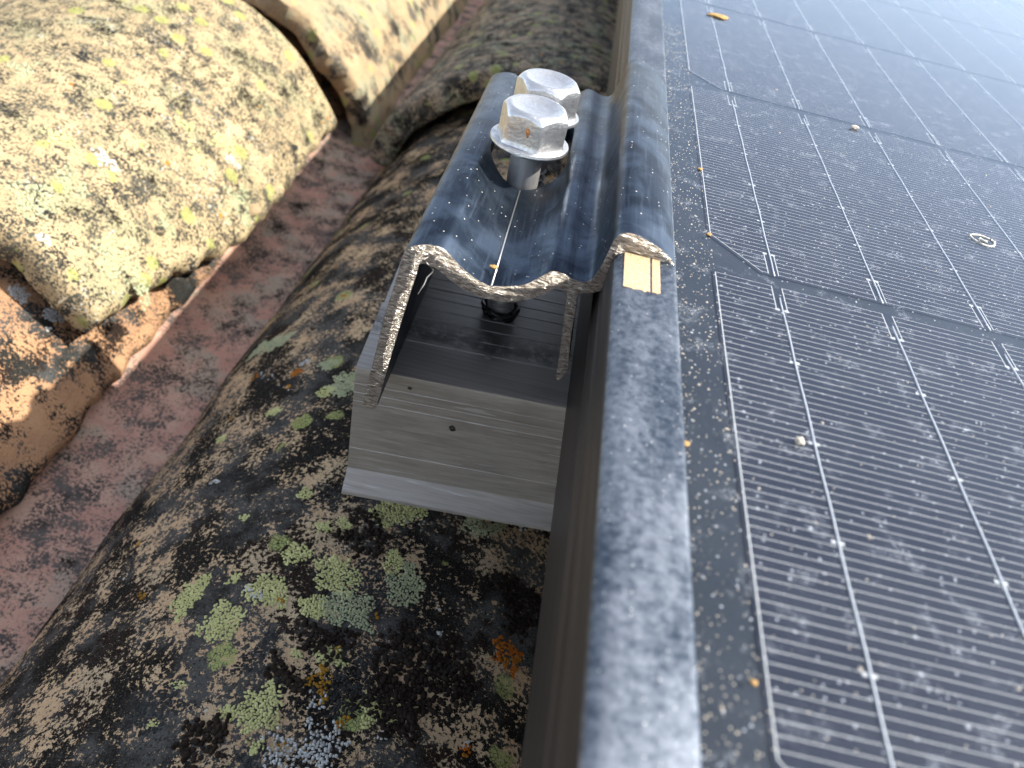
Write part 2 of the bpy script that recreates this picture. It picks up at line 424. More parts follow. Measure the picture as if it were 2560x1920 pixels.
class Tile:
    """a barrel tile: cross-section circle about (cx, cz) with radius r, from y0 (lower end) to y1"""
    def __init__(s, y0, y1, cx, cz, r, half, thick=14, seed=0, amp=1.6, rag=2.0, flip=False, end=None):
        s.y0, s.y1, s.cx, s.cz, s.r, s.half, s.th, s.seed, s.amp, s.rag, s.flip = y0, y1, cx, cz, r, half, thick, seed, amp, rag, flip
        s.end = end
    def par(s, y):
        t = (y - s.y0) / (s.y1 - s.y0)
        return lerp(*s.cx, t), lerp(*s.cz, t), lerp(*s.r, t)
    def pt(s, phi, y, off=0.0, rough=True):
        """phi from the crest, positive towards +x; off along the outward normal"""
        cx, cz, r = s.par(y)
        sg = -1 if s.flip else 1
        n = Vector((math.sin(phi), 0, sg * math.cos(phi)))
        q = Vector((cx, y, cz)) + n * r
        d = 0.0
        if rough:
            d = s.amp * (fbm(q * .022 + Vector((s.seed * 9.7, 0, 0)), 4) + .22 * fbm(q * .16 + Vector((0, s.seed * 5.1, 0)), 4))
        if s.flip: d = -d; off = -off
        return q + n * (d + off)
    def build(s, name, mat, parent, label, du=1.2, dy=1.4):
        # half angle may vary along the tile
        L = s.y1 - s.y0
        ny = int(L / dy)
        rmax = max(s.r)
        hmax = max(abs(h) for hh in s.half for h in hh)
        nu = int(2 * rmax * hmax / du)
        k_edge = 3
        cols = nu + 1
        vs = []
        ring = 2 * cols + 2 * k_edge
        for j in range(ny + 1):
            t = j / ny
            # shrink of the thickness near the two ends rounds the lip
            de = min(j, ny - j) * dy
            rnd_end = min(1.0, .72 + .28 * math.sqrt(min(1.0, de / 3.0)))
            hl = lerp(s.half[0][0], s.half[1][0], min(1, t * 2.2)); hr = lerp(s.half[0][1], s.half[1][1], min(1, t * 2.2))
            yb = lerp(s.y0, s.y1, t)
            jl = s.rag / rmax * fbm(Vector((yb * .07, 3.1, s.seed)), 6); jr = s.rag / rmax * fbm(Vector((yb * .07, 9.3, s.seed)), 6)
            a0, a1 = -hl + jl, hr + jr
            mid = s.th / 2
            row_o, row_i = [], []
            for i in range(cols):
                u = i / nu; ph = lerp(a0, a1, u)
                y = yb
                if j < 12 or s.end:
                    e = s.rag * fbm(Vector((ph * rmax * .045, 1.7, s.seed)), 5)
                    if s.end: e += s.end(ph)
                    y = yb + e * max(0.0, 1 - t * 4)
                so_ = -mid + mid * rnd_end; si_ = -mid - mid * rnd_end
                row_o.append(s.pt(ph, y, so_)); row_i.append(s.pt(ph, y, si_))
            edge_r = []; edge_l = []
            for k in range(1, k_edge + 1):
                an = math.pi * k / (k_edge + 1)
                o_, i_ = row_o[-1], row_i[-1]; c_ = (o_ + i_) / 2; tdir = (row_o[-1] - row_o[-2]).normalized()
                edge_r.append(c_ + (o_ - c_) * math.cos(an) + tdir * (mid * .55 * math.sin(an)))
                o_, i_ = row_i[0], row_o[0]; c_ = (o_ + i_) / 2; tdir = (row_o[0] - row_o[1]).normalized()
                edge_l.append(c_ + (o_ - c_) * math.cos(an) + tdir * (mid * .55 * math.sin(an)))
            vs += row_o + edge_r + row_i[::-1] + edge_l
        fs = []
        for j in range(ny):
            for i in range(ring):
                a = j * ring + i; b = j * ring + (i + 1) % ring
                fs.append((a, b, b + ring, a + ring))
        # end caps: quads between the outer and the inner face
        for base, rev in ((0, False), (ny * ring, True)):
            for i in range(nu):
                o0, o1 = base + i, base + i + 1
                i0 = base + cols + k_edge + (cols - 1 - i); i1 = i0 - 1
                q = (o0, i0, i1, o1)
                fs.append(q[::-1] if rev else q)
            fs.append(tuple(base + cols - 1 + q for q in range(k_edge + 2)) if not rev else tuple(base + cols - 1 + q for q in range(k_edge + 2))[::-1])
            e = [base + cols + k_edge + cols - 1 + q for q in range(k_edge + 1)] + [base]
            fs.append(tuple(e) if not rev else tuple(e)[::-1])
        me = mesh_mm(name, [tuple(q) for q in vs], fs)
        if s.flip: pass
        recalc(me)
        me.set_sharp_from_angle(angle=R(50))
        o = link(name, me, parent, [mat], (s.par(s.y0)[0], s.y0, s.par(s.y0)[1] + s.r[0]))
        if label: o['label'] = label
        s.obj = o
        return o
    def hit(s, px, py):
        """where the view through a pixel of the preview meets the outer face"""
        d = ray(px, py).normalized(); t = 120.0
        for _ in range(4000):
            q = CAMPOS + d * t
            cx, cz, r = s.par(q.y)
            if math.hypot(q.x - cx, q.z - cz) < r: break
            t += .4
        return q
    def phi_of(s, q):
        cx, cz, r = s.par(q.y)
        return math.atan2(q.x - cx, q.z - cz)

H = lambda a, b=None: ((R(a), R(a)), (R(a), R(a))) if b is None else ((R(a), R(a)), (R(b), R(b)))
T_dark = Tile(-150, 560, (-14, -9), (-191, -192), (107, 91), H(82), 14, 1, 1.8)
T_up_r = Tile(400, 900, (-6, -4), (-170, -172), (102, 92), H(70), 15, 2, 2.2, 4)
T_sun = Tile(190, 390, (-205, -205), (-174, -157), (96, 98), ((R(75), R(48)), (R(75), R(64))), 15, 3, 1.1, 4.0)
T_orange = Tile(-170, 640, (-210, -208), (-189, -194), (94, 82), H(57), 14, 4, 1.5, 2.5)
T_up_l = Tile(446, 940, (-205, -200), (-168, -168), (96, 92), H(84), 15, 5, 2.4, 4)
T_dark.build('roof_tile', M_tile_dark, roof, 'shaded tile under the rail, crusted with black and round green lichens', 1.2, 1.6)
T_up_r.build('roof_tile', M_tile_shade, roof, 'shaded grey tile behind the clamp, its thick rounded end overlapping', 1.6, 2.0)
T_sun.build('roof_tile', M_tile_sun, roof, 'sunlit ochre tile with a chipped edge, largest in view', 1.2, 1.6)
T_orange.build('roof_tile', M_tile_orange, roof, 'orange tile with black blotches and white spots under the ochre tile end', 1.4, 1.6)
T_up_l.build('roof_tile', M_tile_up, roof, 'buff tile half in shadow above the ochre tile', 1.6, 2.0)
# channel tiles, hollow side up
for k, (cx, lab) in enumerate(((-112, 'pink hollow channel tile between the ochre and dark tiles'), (-310, None), (80, None))):
    for q, (y0, y1, dz) in enumerate(((-180, 540, 0), (500, 950, 12))):
        t = Tile(y0, y1, (cx, cx), (-70 + dz, -74 + dz), (88, 82), H(62), 14, 20 + 3 * k + q, 1.6, 2, flip=True)
        t.build('roof_tile', M_tile_pink, roof, lab if (lab and q == 0) else None, 1.8 if k == 0 else 4, 2.0 if k == 0 else 4)
# neighbouring courses that run out of the picture
for k, (y0, y1, cx, cz, r, m) in enumerate(((210, 700, -398, -172, 84, M_tile_sun), (-240, 260, -398, -190, 82, M_tile_orange), (640, 1150, -398, -168, 84, M_tile_up),
                                            (800, 1300, -8, -166, 94, M_tile_shade), (840, 1340, -200, -166, 86, M_tile_up), (-150, 560, 182, -190, 90, M_tile_dark), (500, 1000, 182, -172, 90, M_tile_shade))):
    Tile(y0, y1, (cx, cx + 2), (cz, cz - 4), (r, r - 8), H(72), 14, 40 + k, 2, 3).build('roof_tile', m, roof, None, 3.5, 3.5)

# ---- crusts: granules of lichen growing on a tile
def crust(tile, px, py, rad, mat, name, label=None, gran=.75, fill=.86, high=.35, ex=1.0, seed=0, lobes=.35, n6=6, rot=0):
    q0 = tile.hit(px, py); ph0 = tile.phi_of(q0); y0 = q0.y
    r = tile.par(y0)[2]
    rg = random.Random(seed * 131 + 5)
    vs, fs = [], []
    n = int(rad * 1.6 / gran) + 2
    ca, sa = math.cos(rot), math.sin(rot)
    for j in range(-n, n + 1):
        for i in range(-n, n + 1):
            du = (i + (j % 2) * .5 + rg.uniform(-.32, .32)) * gran; dv = (j * .87 + rg.uniform(-.32, .32)) * gran
            ru = (du * ca + dv * sa) / ex; rv = -du * sa + dv * ca
            rr = math.hypot(ru, rv); an = math.atan2(rv, ru)
            lim = rad * (1 + lobes * fbm(Vector((math.cos(an) * 1.1, math.sin(an) * 1.1, seed * 3.3)), 4) * 1.6)
            if rr > lim: continue
            if rg.random() > fill * (1 if rr < lim * .8 else .7): continue
            if fbm(Vector((du * .25, dv * .25, seed * 2.1)), 3) < -.58: continue
            y = y0 + dv; ph = ph0 + du / r
            c0 = tile.pt(ph, y, -.05); up = Vector((math.sin(ph), 0, math.cos(ph)))
            tx = Vector((math.cos(ph), 0, -math.sin(ph))); ty = Vector((0, 1, 0))
            s0 = gran * rg.uniform(.46, .70); hh = high * rg.uniform(.5, 1.3); a0 = rg.random() * 6.28
            el = rg.uniform(.75, 1.3)
            b = len(vs)
            for (sr, hz) in ((1.0, 0.0), (.82, .75)):
                for k in range(n6):
                    a = a0 + 6.283 * k / n6
                    w = s0 * sr * rg.uniform(.82, 1.12)
                    vs.append(tuple(c0 + tx * (math.cos(a) * w * el) + ty * (math.sin(a) * w / el) + up * (hh * hz)))
            vs.append(tuple(c0 + up * hh * rg.uniform(.75, 1.1)))
            for k in range(n6):
                k2 = (k + 1) % n6
                fs.append((b + k, b + k2, b + n6 + k2, b + n6 + k)); fs.append((b + n6 + k, b + n6 + k2, b + 2 * n6))
    if not fs: return None
    me = mesh_mm(name, vs, fs)
    o = link(name, me, tile.obj, [mat], tuple(q0))
    if label: o['label'] = label
    return o

PXMM = lambda tile, px, py, r: r * (2560 / 2212) * ((tile.hit(px, py) - CAMPOS).dot(CF)) / FPX
greens = [(410, 1285, 50, 0), (575, 1280, 44, 0), (480, 1345, 36, 0), (430, 1360, 14, 0), (845, 1095, 42, 0), (902, 1098, 30, 0), (1040, 1125, 42, 1), (752, 830, 36, 1),
          (705, 845, 22, 0), (725, 1240, 44, 0), (852, 1210, 30, 0), (868, 1258, 40, 1), (745, 1318, 42, 1), (678, 1312, 30, 0), (640, 1198, 26, 0), (555, 1535, 62, 0), (828, 1528, 44, 0),
          (712, 1415, 24, 0), (600, 742, 34, 1), (560, 760, 26, 1), (745, 1132, 22, 0), (700, 1140, 16, 0), (715, 785, 16, 1), (590, 890, 16, 0), (620, 640, 22, 1), (480, 945, 16, 0), (660, 1070, 14, 0),
          (505, 1250, 10, 0), (530, 1120, 12, 0), (490, 1540, 16, 0), (385, 1480, 14, 0), (640, 1410, 12, 0), (330, 1560, 10, 0), (1010, 1110, 10, 0), (945, 1085, 14, 0)]
for k, (px, py, rp, kind) in enumerate(greens):
    crust(T_dark, px, py, PXMM(T_dark, px, py, rp * 1.12), M_green_grey if kind else M_green, 'lichen_patch', None, .62, .97, .30, rg_ex := (1.0 + .3 * ((k * 7) % 5 - 2) / 2), k + 1, .38, rot=k * 1.3)
browns = [(905, 1440, 95, M_brown), (880, 1530, 70, M_brown), (1135, 1290, 48, M_brown), (1120, 1350, 35, M_brown), (430, 1610, 62, M_brown), (610, 1450, 30, M_brown), (700, 1390, 45, M_brown), (800, 1160, 40, M_brown),
          (760, 1480, 55, M_grey), (350, 1520, 50, M_grey), (560, 1420, 38, M_grey), (790, 1260, 55, M_grey), (500, 1040, 30, M_grey), (720, 1060, 34, M_grey), (330, 1120, 30, M_grey), (570, 1640, 40, M_grey)]
for k, (px, py, rp, m) in enumerate(browns):
    br = m is M_brown
    crust(T_dark, px, py, PXMM(T_dark, px, py, rp), m, 'lichen_patch', None, 1.15 if br else .7, .93 if br else .8, .75 if br else .22, 1.25, 60 + k, .6, rot=.5 + k)
whites = [(650, 1640, 60), (700, 1600, 45), (600, 1600, 30), (680, 1510, 20), (960, 1370, 9), (1130, 1130, 16), (660, 780, 10), (1005, 1610, 9), (560, 1290, 10), (540, 1275, 9), (830, 1590, 10), (465, 1040, 8)]
for k, (px, py, rp) in enumerate(whites):
    crust(T_dark, px, py, PXMM(T_dark, px, py, rp), M_white, 'lichen_patch', None, .6, .42 if rp > 15 else .8, .4, 1.2, 100 + k, .6)
for k, (px, py, rp, m) in enumerate(((1092, 1415, 30, M_orange), (1085, 1390, 14, M_orange), (700, 1478, 30, M_ochre), (1005, 1622, 13, M_orange), (305, 1285, 15, M_ochre), (735, 1555, 18, M_ochre), (640, 805, 12, M_orange), (550, 815, 10, M_orange), (612, 1296, 10, M_ochre), (728, 1400, 8, M_ochre), (815, 1330, 8, M_ochre), (600, 1610, 14, M_ochre))):
    crust(T_dark, px, py, PXMM(T_dark, px, py, rp), m, 'lichen_patch', None, .75, .75, .35, 1.1, 130 + k, .7)
# crusts on the sunlit tile
sunp = [(150, 400, 34, M_green_grey), (250, 560, 40, M_green_grey), (60, 430, 44, M_green_grey), (300, 610, 30, M_green_grey), (230, 350, 22, M_white), (420, 330, 20, M_green), (400, 270, 18, M_green), (520, 440, 34, M_green_grey), (130, 300, 22, M_green), (90, 520, 16, M_white), (480, 310, 26, M_green), (360, 490, 22, M_green_grey), (500, 350, 14, M_white), (40, 140, 26, M_green_grey), (180, 120, 22, M_grey), (330, 240, 20, M_grey)]
for k, (px, py, rp, m) in enumerate(sunp):
    crust(T_sun, px, py, PXMM(T_sun, px, py, rp), m, 'lichen_patch', None, 1.05, .62, .5, 1.1, 160 + k, .6)
for k, (px, py, rp) in enumerate(((38, 632, 22), (118, 680, 20), (170, 690, 8), (105, 710, 6))):
    crust(T_orange, px, py, PXMM(T_orange, px, py, rp), M_white, 'lichen_patch', None, .8, .97, .4, 1.0, 190 + k, .3)
# lumps of crust along the chipped edge of the sunlit tile
for k in range(26):
    y = rnd.uniform(205, 378); ph = (R(47) if y < 260 else R(58)) + rnd.uniform(-.03, .06)
    c0 = T_sun.pt(ph, y, rnd.uniform(-6, 0)); rr = rnd.uniform(1.5, 4.2)
    bm = bmesh.new(); bmesh.ops.create_icosphere(bm, subdivisions=2, radius=rr)
    for vv in bm.verts:
        vv.co *= 1 + .35 * fbm(vv.co * .35 + Vector((k, 0, 0)), 3)
        vv.co.z *= .75; vv.co += c0; vv.co *= MM
    me = bpy.data.meshes.new('edge_lump'); bm.to_mesh(me); bm.free()
    me.polygons.foreach_set('use_smooth', [True] * len(me.polygons))
    link('edge_lump', me, T_sun.obj, [rnd.choice([M_tile_sun, M_tile_sun, M_grey, M_tile_up])], tuple(c0))

# ------------------------------------------------------------------ mounting rail
ZR = -44.0
rail_yaw = R(4.2)
rail = empty('mounting_rail', (-28.7, 117, ZR), 'bare aluminium mounting rail running under the panel frame', 'rail')
def rail_profile():
    # (y, z) seen along the rail, front is y = 0
    p = []
    top = []
    x = 1.2
    top.append((0, -1.0)); top.append((.3, -.3)); top.append((1.0, 0))
    for gy in (12.0, 16.5, 21.0, 25.0, 29.5, 33.5, 38, 44):
        top += [(gy - .25, 0), (gy, -.3), (gy + .25, 0)]
    top += [(51, 0), (52, -1)]
    p = top + [(52, -32), (53, -33.2), (56, -33.6), (56, -36), (-3.6, -36), (-4.3, -35.4), (-4.2, -34.6), (-.6, -31.6), (0, -30.8)]
    for gz in (-24.0, -9.5, -7.0, -4.5):
        p += [(0, gz - .18), (-.12, gz), (0, gz + .18)]
    return p
rp = rail_profile(); n = len(rp)
X0, X1 = 0, 620
vs = [(X0, y, z) for y, z in rp] + [(X1, y, z) for y, z in rp]
fs = [(i, (i + 1) % n, n + (i + 1) % n, n + i) for i in range(n)] + [tuple(range(n))[::-1], tuple(range(n, 2 * n))]
cyr, syr = math.cos(rail_yaw), math.sin(rail_yaw)
def rail_w(x, y, z): return (-28.7 + x * cyr - y * syr * .55, 117.4 + x * syr + y * cyr, ZR + z)
me = mesh_mm('profile', [rail_w(*q) for q in vs], fs, True); recalc(me); me.set_sharp_from_angle(angle=R(30))
ro = link('profile', me, rail, [M_rail], (-28.7, 117, ZR))
# hollow inside, open end, plus the nick in the cut end
for (xa, xb, ya, yb, za, zb) in ((-5, 640, 2.4, 49.6, -33, -2.4), (-5, 2.1, 24, 60, -1.6, 6)):
    v, f = box(xa, xb, ya, yb, za, zb)
    me = mesh_mm('cut', [rail_w(*q) for q in v], f, False); recalc(me)
    cut = bpy.data.objects.new('cut', me); COL.objects.link(cut)
    md = ro.modifiers.new('b', 'BOOLEAN'); md.operation = 'DIFFERENCE'; md.solver = 'EXACT'; md.object = cut
    bake(ro); bpy.data.objects.remove(cut)
ro.data.set_sharp_from_angle(angle=R(30))

for k, (px, py, r_) in enumerate(((977, 925, .8), (1055, 772, .9), (885, 838, .45))):
    d = ray(px, py)
    q = on_y(px, py, 117.4 + (0.0 + 28.7 + on_y(px, py, 118).x) * syr - .05) if py > 800 else on_z(px, py, ZR)
    bm = bmesh.new(); bmesh.ops.create_icosphere(bm, subdivisions=2, radius=r_)
    for v_ in bm.verts:
        v_.co *= 1 + .5 * fbm(v_.co * 1.3 + Vector((k * 4, 0, 0)), 3)
        if py > 800: v_.co.y *= .25
        else: v_.co.z *= .25
        v_.co += q; v_.co *= MM
    me = bpy.data.meshes.new('burr'); bm.to_mesh(me); bm.free()
    link('burr', me, rail, [M_black if k != 1 else M_shank], tuple(q))

# ------------------------------------------------------------------ solar panel
GX = 23.3                     # inner edge of the frame lip
FX = 13.3                     # outer face of the frame
PW, PY0, PY1 = 1134.0, -345.0, 1419.0
panel = empty('solar_panel', (FX, PY0, -44), 'dusty black framed solar panel with dark half cells', 'solar panel')
# backsheet
v, f = box(FX + 3, FX + PW - 3, PY0 + 3, PY1 - 3, -3.0, -.25)
link('backsheet', mesh_mm('backsheet', v, f, False), panel, [M_back], (FX + 3, PY0, -3))
v = [(GX - 4, PY0 + 4, .55), (FX + PW - 6, PY0 + 4, .55), (FX + PW - 6, PY1 - 4, .55), (GX - 4, PY1 - 4, .55)]
link('glass', mesh_mm('glass', v, [(0, 1, 2, 3)], False), panel, [M_glass], (GX, PY0, .55))
# frame bars: profile (x from the outer face inward, z); first bar is the one in view
def bar_profile():
    pr = [(10.0, .75), (10.0, 1.75), (9.75, 1.98), (9.3, 2.04), (3.0, 2.04), (1.6, 1.95), (.8, 1.6), (.25, .9), (0.0, -.1)]
    side = [(0, -6.2), (-.18, -6.45), (-.18, -6.75), (0, -7.0), (0, -11.6), (-.2, -11.9), (-.2, -12.3), (.0, -12.6), (.6, -13.4), (2.3, -14.6), (2.35, -43.5), (2.7, -44)]
    return pr + side + [(24, -44), (24, -42.3), (5, -42.3), (5, -4.2), (10, -4.2), (10, -3.2), (5.2, -3.2), (5.2, .75)]
bp = bar_profile(); nb = len(bp)
def bar(name, fn, L0, L1, seg=1):
    vs = []
    for k in range(seg + 1):
        t = lerp(L0, L1, k / seg)
        vs += [fn(x, t, z) for x, z in bp]
    fs = []
    for k in range(seg):
        for i in range(nb):
            fs.append((k * nb + i, k * nb + (i + 1) % nb, (k + 1) * nb + (i + 1) % nb, (k + 1) * nb + i))
    fs += [tuple(range(nb))[::-1], tuple(range(seg * nb, (seg + 1) * nb))]
    me = mesh_mm(name, vs, fs); recalc(me); me.set_sharp_from_angle(angle=R(40))
    me.materials.append(M_frame); me.materials.append(M_side)
    for pl in me.polygons:
        i = min(v_ % nb for v_ in pl.vertices)
        js = sorted(v_ % nb for v_ in pl.vertices)
        if len(pl.vertices) == 4 and js[0] >= 7: pl.material_index = 1
    return me
fb = link('frame_bar', bar('frame_bar', lambda x, t, z: (FX + x, t, z), PY0, PY1), panel, [], (FX, PY0, 2))
fb['label'] = 'weathered blue grey frame bar along the panel edge'
link('frame_bar', bar('frame_bar', lambda x, t, z: (FX + PW - x, t, z), PY0, PY1), panel, [], (FX + PW, PY0, 2))
link('frame_bar', bar('frame_bar', lambda x, t, z: (t, PY0 + x, z - .01), FX + 10.2, FX + PW - 10.2), panel, [], (FX, PY0, 2))
link('frame_bar', bar('frame_bar', lambda x, t, z: (t, PY1 - x, z - .01), FX + 10.2, FX + PW - 10.2), panel, [], (FX, PY1, 2))
# buff speckled patch on the frame under the clamp tip
def layer(x0, x1, y0, y1, seed, name):
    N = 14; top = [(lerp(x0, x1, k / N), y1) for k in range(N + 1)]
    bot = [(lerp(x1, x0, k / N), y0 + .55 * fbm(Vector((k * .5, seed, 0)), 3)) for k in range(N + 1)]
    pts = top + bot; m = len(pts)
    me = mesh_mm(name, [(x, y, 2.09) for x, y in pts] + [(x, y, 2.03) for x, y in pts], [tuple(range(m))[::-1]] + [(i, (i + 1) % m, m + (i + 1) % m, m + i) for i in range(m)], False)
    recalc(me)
    o = link(name, me, fb, [M_buff], (x0, y0, 2.05)); o['label'] = 'buff speckled patch on the frame under the clamp lip'; return o
layer(14.9, 19.0, 97.3, 112, 1.0, 'buff_patch'); layer(19.35, 20.6, 97.6, 112, 5.0, 'buff_patch')

# cells
BB, CW, CHT, PIT = 19.0, 192.0, 90.0, 93.0
CX0, CY0 = 30.3, 115.6      # lower left corner of the first half cell above the gap near the clamp
BX0 = 41.3 - CX0            # first busbar from the cell edge
NB = 10
CHX, CHY = 8.6, 9.2
def cell_mesh():
    pts = [(CHX, 0), (CW - CHX, 0), (CW, CHY), (CW, CHT), (0, CHT), (0, CHY)]
    m = len(pts)
    return mesh_mm('cell', [(x, y, 0) for x, y in pts] + [(x, y, -.18) for x, y in pts], [tuple(range(m))] + [(i, m + i, m + (i + 1) % m, (i + 1) % m) for i in range(m)], False)
def grid_mesh():
    vs, fs = [], []
    def strip(x0, y0, x1, y1, w):
        d = Vector((x1 - x0, y1 - y0, 0)); nn = Vector((-d.y, d.x, 0)).normalized() * (w / 2)
        b = len(vs)
        for (x, y, q) in ((x0, y0, -1), (x1, y1, -1), (x1, y1, 1), (x0, y0, 1)):
            vs.append((x + nn.x * q, y + nn.y * q, .03))
        fs.append((b, b + 1, b + 2, b + 3))
    e = .5
    w = .16
    strip(e, CHY + e, e, CHT - e, w); strip(CW - e, CHY + e, CW - e, CHT - e, w)
    strip(e, CHY + e, CHX + e, e, w * .8); strip(CW - e, CHY + e, CW - CHX - e, e, w * .8)
    P_ = 1.387; nf = int((CHT - 2 * e) / P_)
    for k in range(nf + 1):
        y = CHT - e - k * P_
        x0 = e if y > CHY + e else e + (CHY + e - y) / CHY * CHX
        # fingers stop at the brackets near the two ends
        segs = []
        if y > CHT - 7.2 or y < 7.2:
            x = x0
            for b in range(NB):
                bx = BX0 + b * BB
                if bx - .9 > x: segs.append((x, bx - .9))
                x = bx + .9
            segs.append((x, CW - x0))
        else: segs.append((x0, CW - x0))
        for a, b in segs:
            if b - a > .5: strip(a, y, b, y, .085)
    for b in range(NB):
        bx = BX0 + b * BB
        for (ya, yb) in ((e, 7.4), (CHT - 7.4, CHT - e)):
            for q in (-.9, .9): strip(bx + q, ya, bx + q, yb, .15)
        for yp in (7.4, CHT - 7.4):
            for q in (-.75, .75): strip(bx + q - .36, yp, bx + q + .36, yp, .6)
        for yp in (20, 36, 52, 69):
            strip(bx - .75, yp, bx + .75, yp, .5)
    return mesh_mm('contact_grid', vs, fs, False)
def wire_mesh():
    pts = []
    path = [(0, -.2 + 0, .16), (0, 2, .16)] + [(0.05 * math.sin(y * .35), y, .16) for y in range(4, int(CHT) - 2, 3)] + [(0, CHT - 4, .16)]
    v, f = tube(path, .135, 6); return mesh_mm('busbar_wire', v, f)
ME_cell, ME_grid, ME_wire = cell_mesh(), grid_mesh(), wire_mesh()
ME_cell.materials.append(M_cell); ME_grid.materials.append(M_silver); ME_wire.materials.append(M_wire)
wv, wf = [], []
for b in range(NB):
    o_ = len(wv); wv += [(v_.co.x * 1000 + BX0 + b * BB, v_.co.y * 1000, v_.co.z * 1000) for v_ in ME_wire.vertices]
    wf += [tuple(i + o_ for i in pl.vertices) for pl in ME_wire.polygons]
ME_wires = mesh_mm('busbar_wires', wv, wf); ME_wires.materials.append(M_wire)
for cxi in range(5):
    for ry in range(-4, 14):
        x = CX0 + cxi * (CW + 3) ; y = CY0 + ry * PIT
        if y + CHT > PY1 - 12 or x + CW > FX + PW - 8 or y < PY0 + 8: continue
        c = bpy.data.objects.new('cell', ME_cell); COL.objects.link(c); c.parent = panel
        c.location = Vector((x, y, 0)) * MM - Vector(panel.location)
        gr = bpy.data.objects.new('contact_grid', ME_grid); COL.objects.link(gr); gr.parent = c; gr['kind'] = 'stuff'
        if cxi == 0 and -2 <= ry <= 4:
            for b in range(NB):
                w_ = bpy.data.objects.new('busbar_wire', ME_wire); COL.objects.link(w_); w_.parent = c; w_.location = ((BX0 + b * BB) * MM, 0, 0)
        else:
            w_ = bpy.data.objects.new('busbar_wires', ME_wires); COL.objects.link(w_); w_.parent = c; w_['kind'] = 'stuff'

# ------------------------------------------------------------------ end clamp
YC0, YC1 = 107.35, 196.6
def z1(pts): return [(860 + x / 3.317, 560 + y / 3.317) for x, y in pts]      # enlargements of the photograph the outline was measured on
def z5(pts): return [(960 + x / 2.989, 560 + y / 2.989) for x, y in pts]
def z2(pts): return [(1340 + x / 3.317, 600 + y / 3.317) for x, y in pts]
outl = z1([(160, 1503), (240, 1150), (290, 955), (340, 745), (400, 560), (450, 398), (475, 300), (503, 228), (547, 190), (610, 175), (680, 169), (760, 178), (820, 198), (868, 242)])
outl += z5([(560, 303), (640, 374), (720, 428), (776, 456), (790, 461), (796, 470), (806, 470), (812, 462), (830, 463), (900, 465), (1000, 460), (1080, 440), (1140, 410), (1200, 375), (1250, 352), (1300, 355), (1350, 376), (1400, 405), (1450, 425), (1510, 432), (1560, 405), (1600, 350), (1640, 280), (1680, 200), (1710, 135), (1745, 90), (1790, 68), (1850, 68), (1920, 95), (2000, 140), (2080, 195), (2140, 255), (2172, 300), (2165, 316), (2120, 310), (2050, 285), (1980, 260), (1920, 230), (1860, 210), (1810, 208), (1785, 230), (1750, 300), (1700, 390), (1650, 470), (1610, 503), (1550, 515), (1490, 517), (1455, 515)])
outl += z2([(343, 470), (333, 560), (315, 660), (297, 760), (280, 900), (268, 1055), (250, 1095), (215, 1142), (185, 1163), (167, 1150), (172, 1105), (200, 900), (225, 700), (245, 530), (257, 455), (247, 428), (225, 408), (185, 393)])
outl += z5([(1270, 485), (1200, 523), (1120, 553), (1040, 574), (940, 585), (860, 580), (790, 566), (720, 545), (650, 515), (580, 480), (510, 430), (450, 380), (400, 340), (345, 312), (295, 297)])
outl += z1([(625, 330), (605, 420), (575, 495), (553, 570), (528, 650), (500, 735), (470, 830), (438, 940), (402, 1060), (368, 1180), (335, 1295), (303, 1410), (280, 1475), (266, 1528)])
k_ = 2212 / 2560
prof = []
for (x, y) in outl:
    q = on_y(x * k_, y * k_, YC0); prof.append((q.x, q.z))
# smooth the traced outline lightly (keep the tips and the score)
keep = set()
for i, (x, y) in enumerate(outl):
    pass
def subdiv(pts):
    out = []; n = len(pts)
    for i in range(n):
        p0, p1, p2, p3 = (Vector(pts[(i + d) % n]) for d in (-1, 0, 1, 2))
        out.append(tuple(p1))
        if (p2 - p1).length > .9:
            for t in (.5,):
                c = .5 * ((2 * p1) + (p2 - p0) * t + (2 * p0 - 5 * p1 + 4 * p2 - p3) * t * t + (3 * p1 - p0 - 3 * p2 + p3) * t ** 3)
                ln = p1.lerp(p2, t)
                out.append(tuple(ln + (c - ln) * .8))
    return out
prof = subdiv(prof)
clamp = empty('end_clamp', (0, YC0, ZR), 'dark blue ribbed end clamp gripping the panel frame', 'clamp')
n = len(prof)
vs = [(x, YC0, z) for x, z in prof] + [(x, YC1, z) for x, z in prof]
fs = [(i, n + i, n + (i + 1) % n, (i + 1) % n) for i in range(n)] + [tuple(range(n)), tuple(range(n, 2 * n))[::-1]]
me = mesh_mm('body', vs, fs, True); recalc(me)
body = link('body', me, clamp, [M_clamp, M_cut], (0, YC0, ZR))
# slotted hole for the two screws
SXc, SR = -4.6, 8.3
pts = []
for k in range(25): a = math.pi + math.pi * k / 24; pts.append((SXc + SR * math.cos(a), 144.3 + SR + SR * math.sin(a)))
for k in range(25): a = math.pi * k / 24; pts.append((SXc + SR * math.cos(a), 170.0 + SR * math.sin(a)))
m = len(pts)
vs = [(x, y, -19) for x, y in pts] + [(x, y, 8) for x, y in pts]
fs = [(i, (i + 1) % m, m + (i + 1) % m, m + i) for i in range(m)] + [tuple(range(m))[::-1], tuple(range(m, 2 * m))]
cme = mesh_mm('cut', vs, fs, False); recalc(cme)
cut = bpy.data.objects.new('cut', cme); COL.objects.link(cut)
md = body.modifiers.new('b', 'BOOLEAN'); md.operation = 'DIFFERENCE'; md.solver = 'EXACT'; md.object = cut
bv = body.modifiers.new('e', 'BEVEL'); bv.width = .22 * MM; bv.segments = 2; bv.limit_method = 'ANGLE'; bv.angle_limit = R(62); bv.use_clamp_overlap = True
bake(body); bpy.data.objects.remove(cut)
bm = bmesh.new(); bm.from_mesh(body.data)
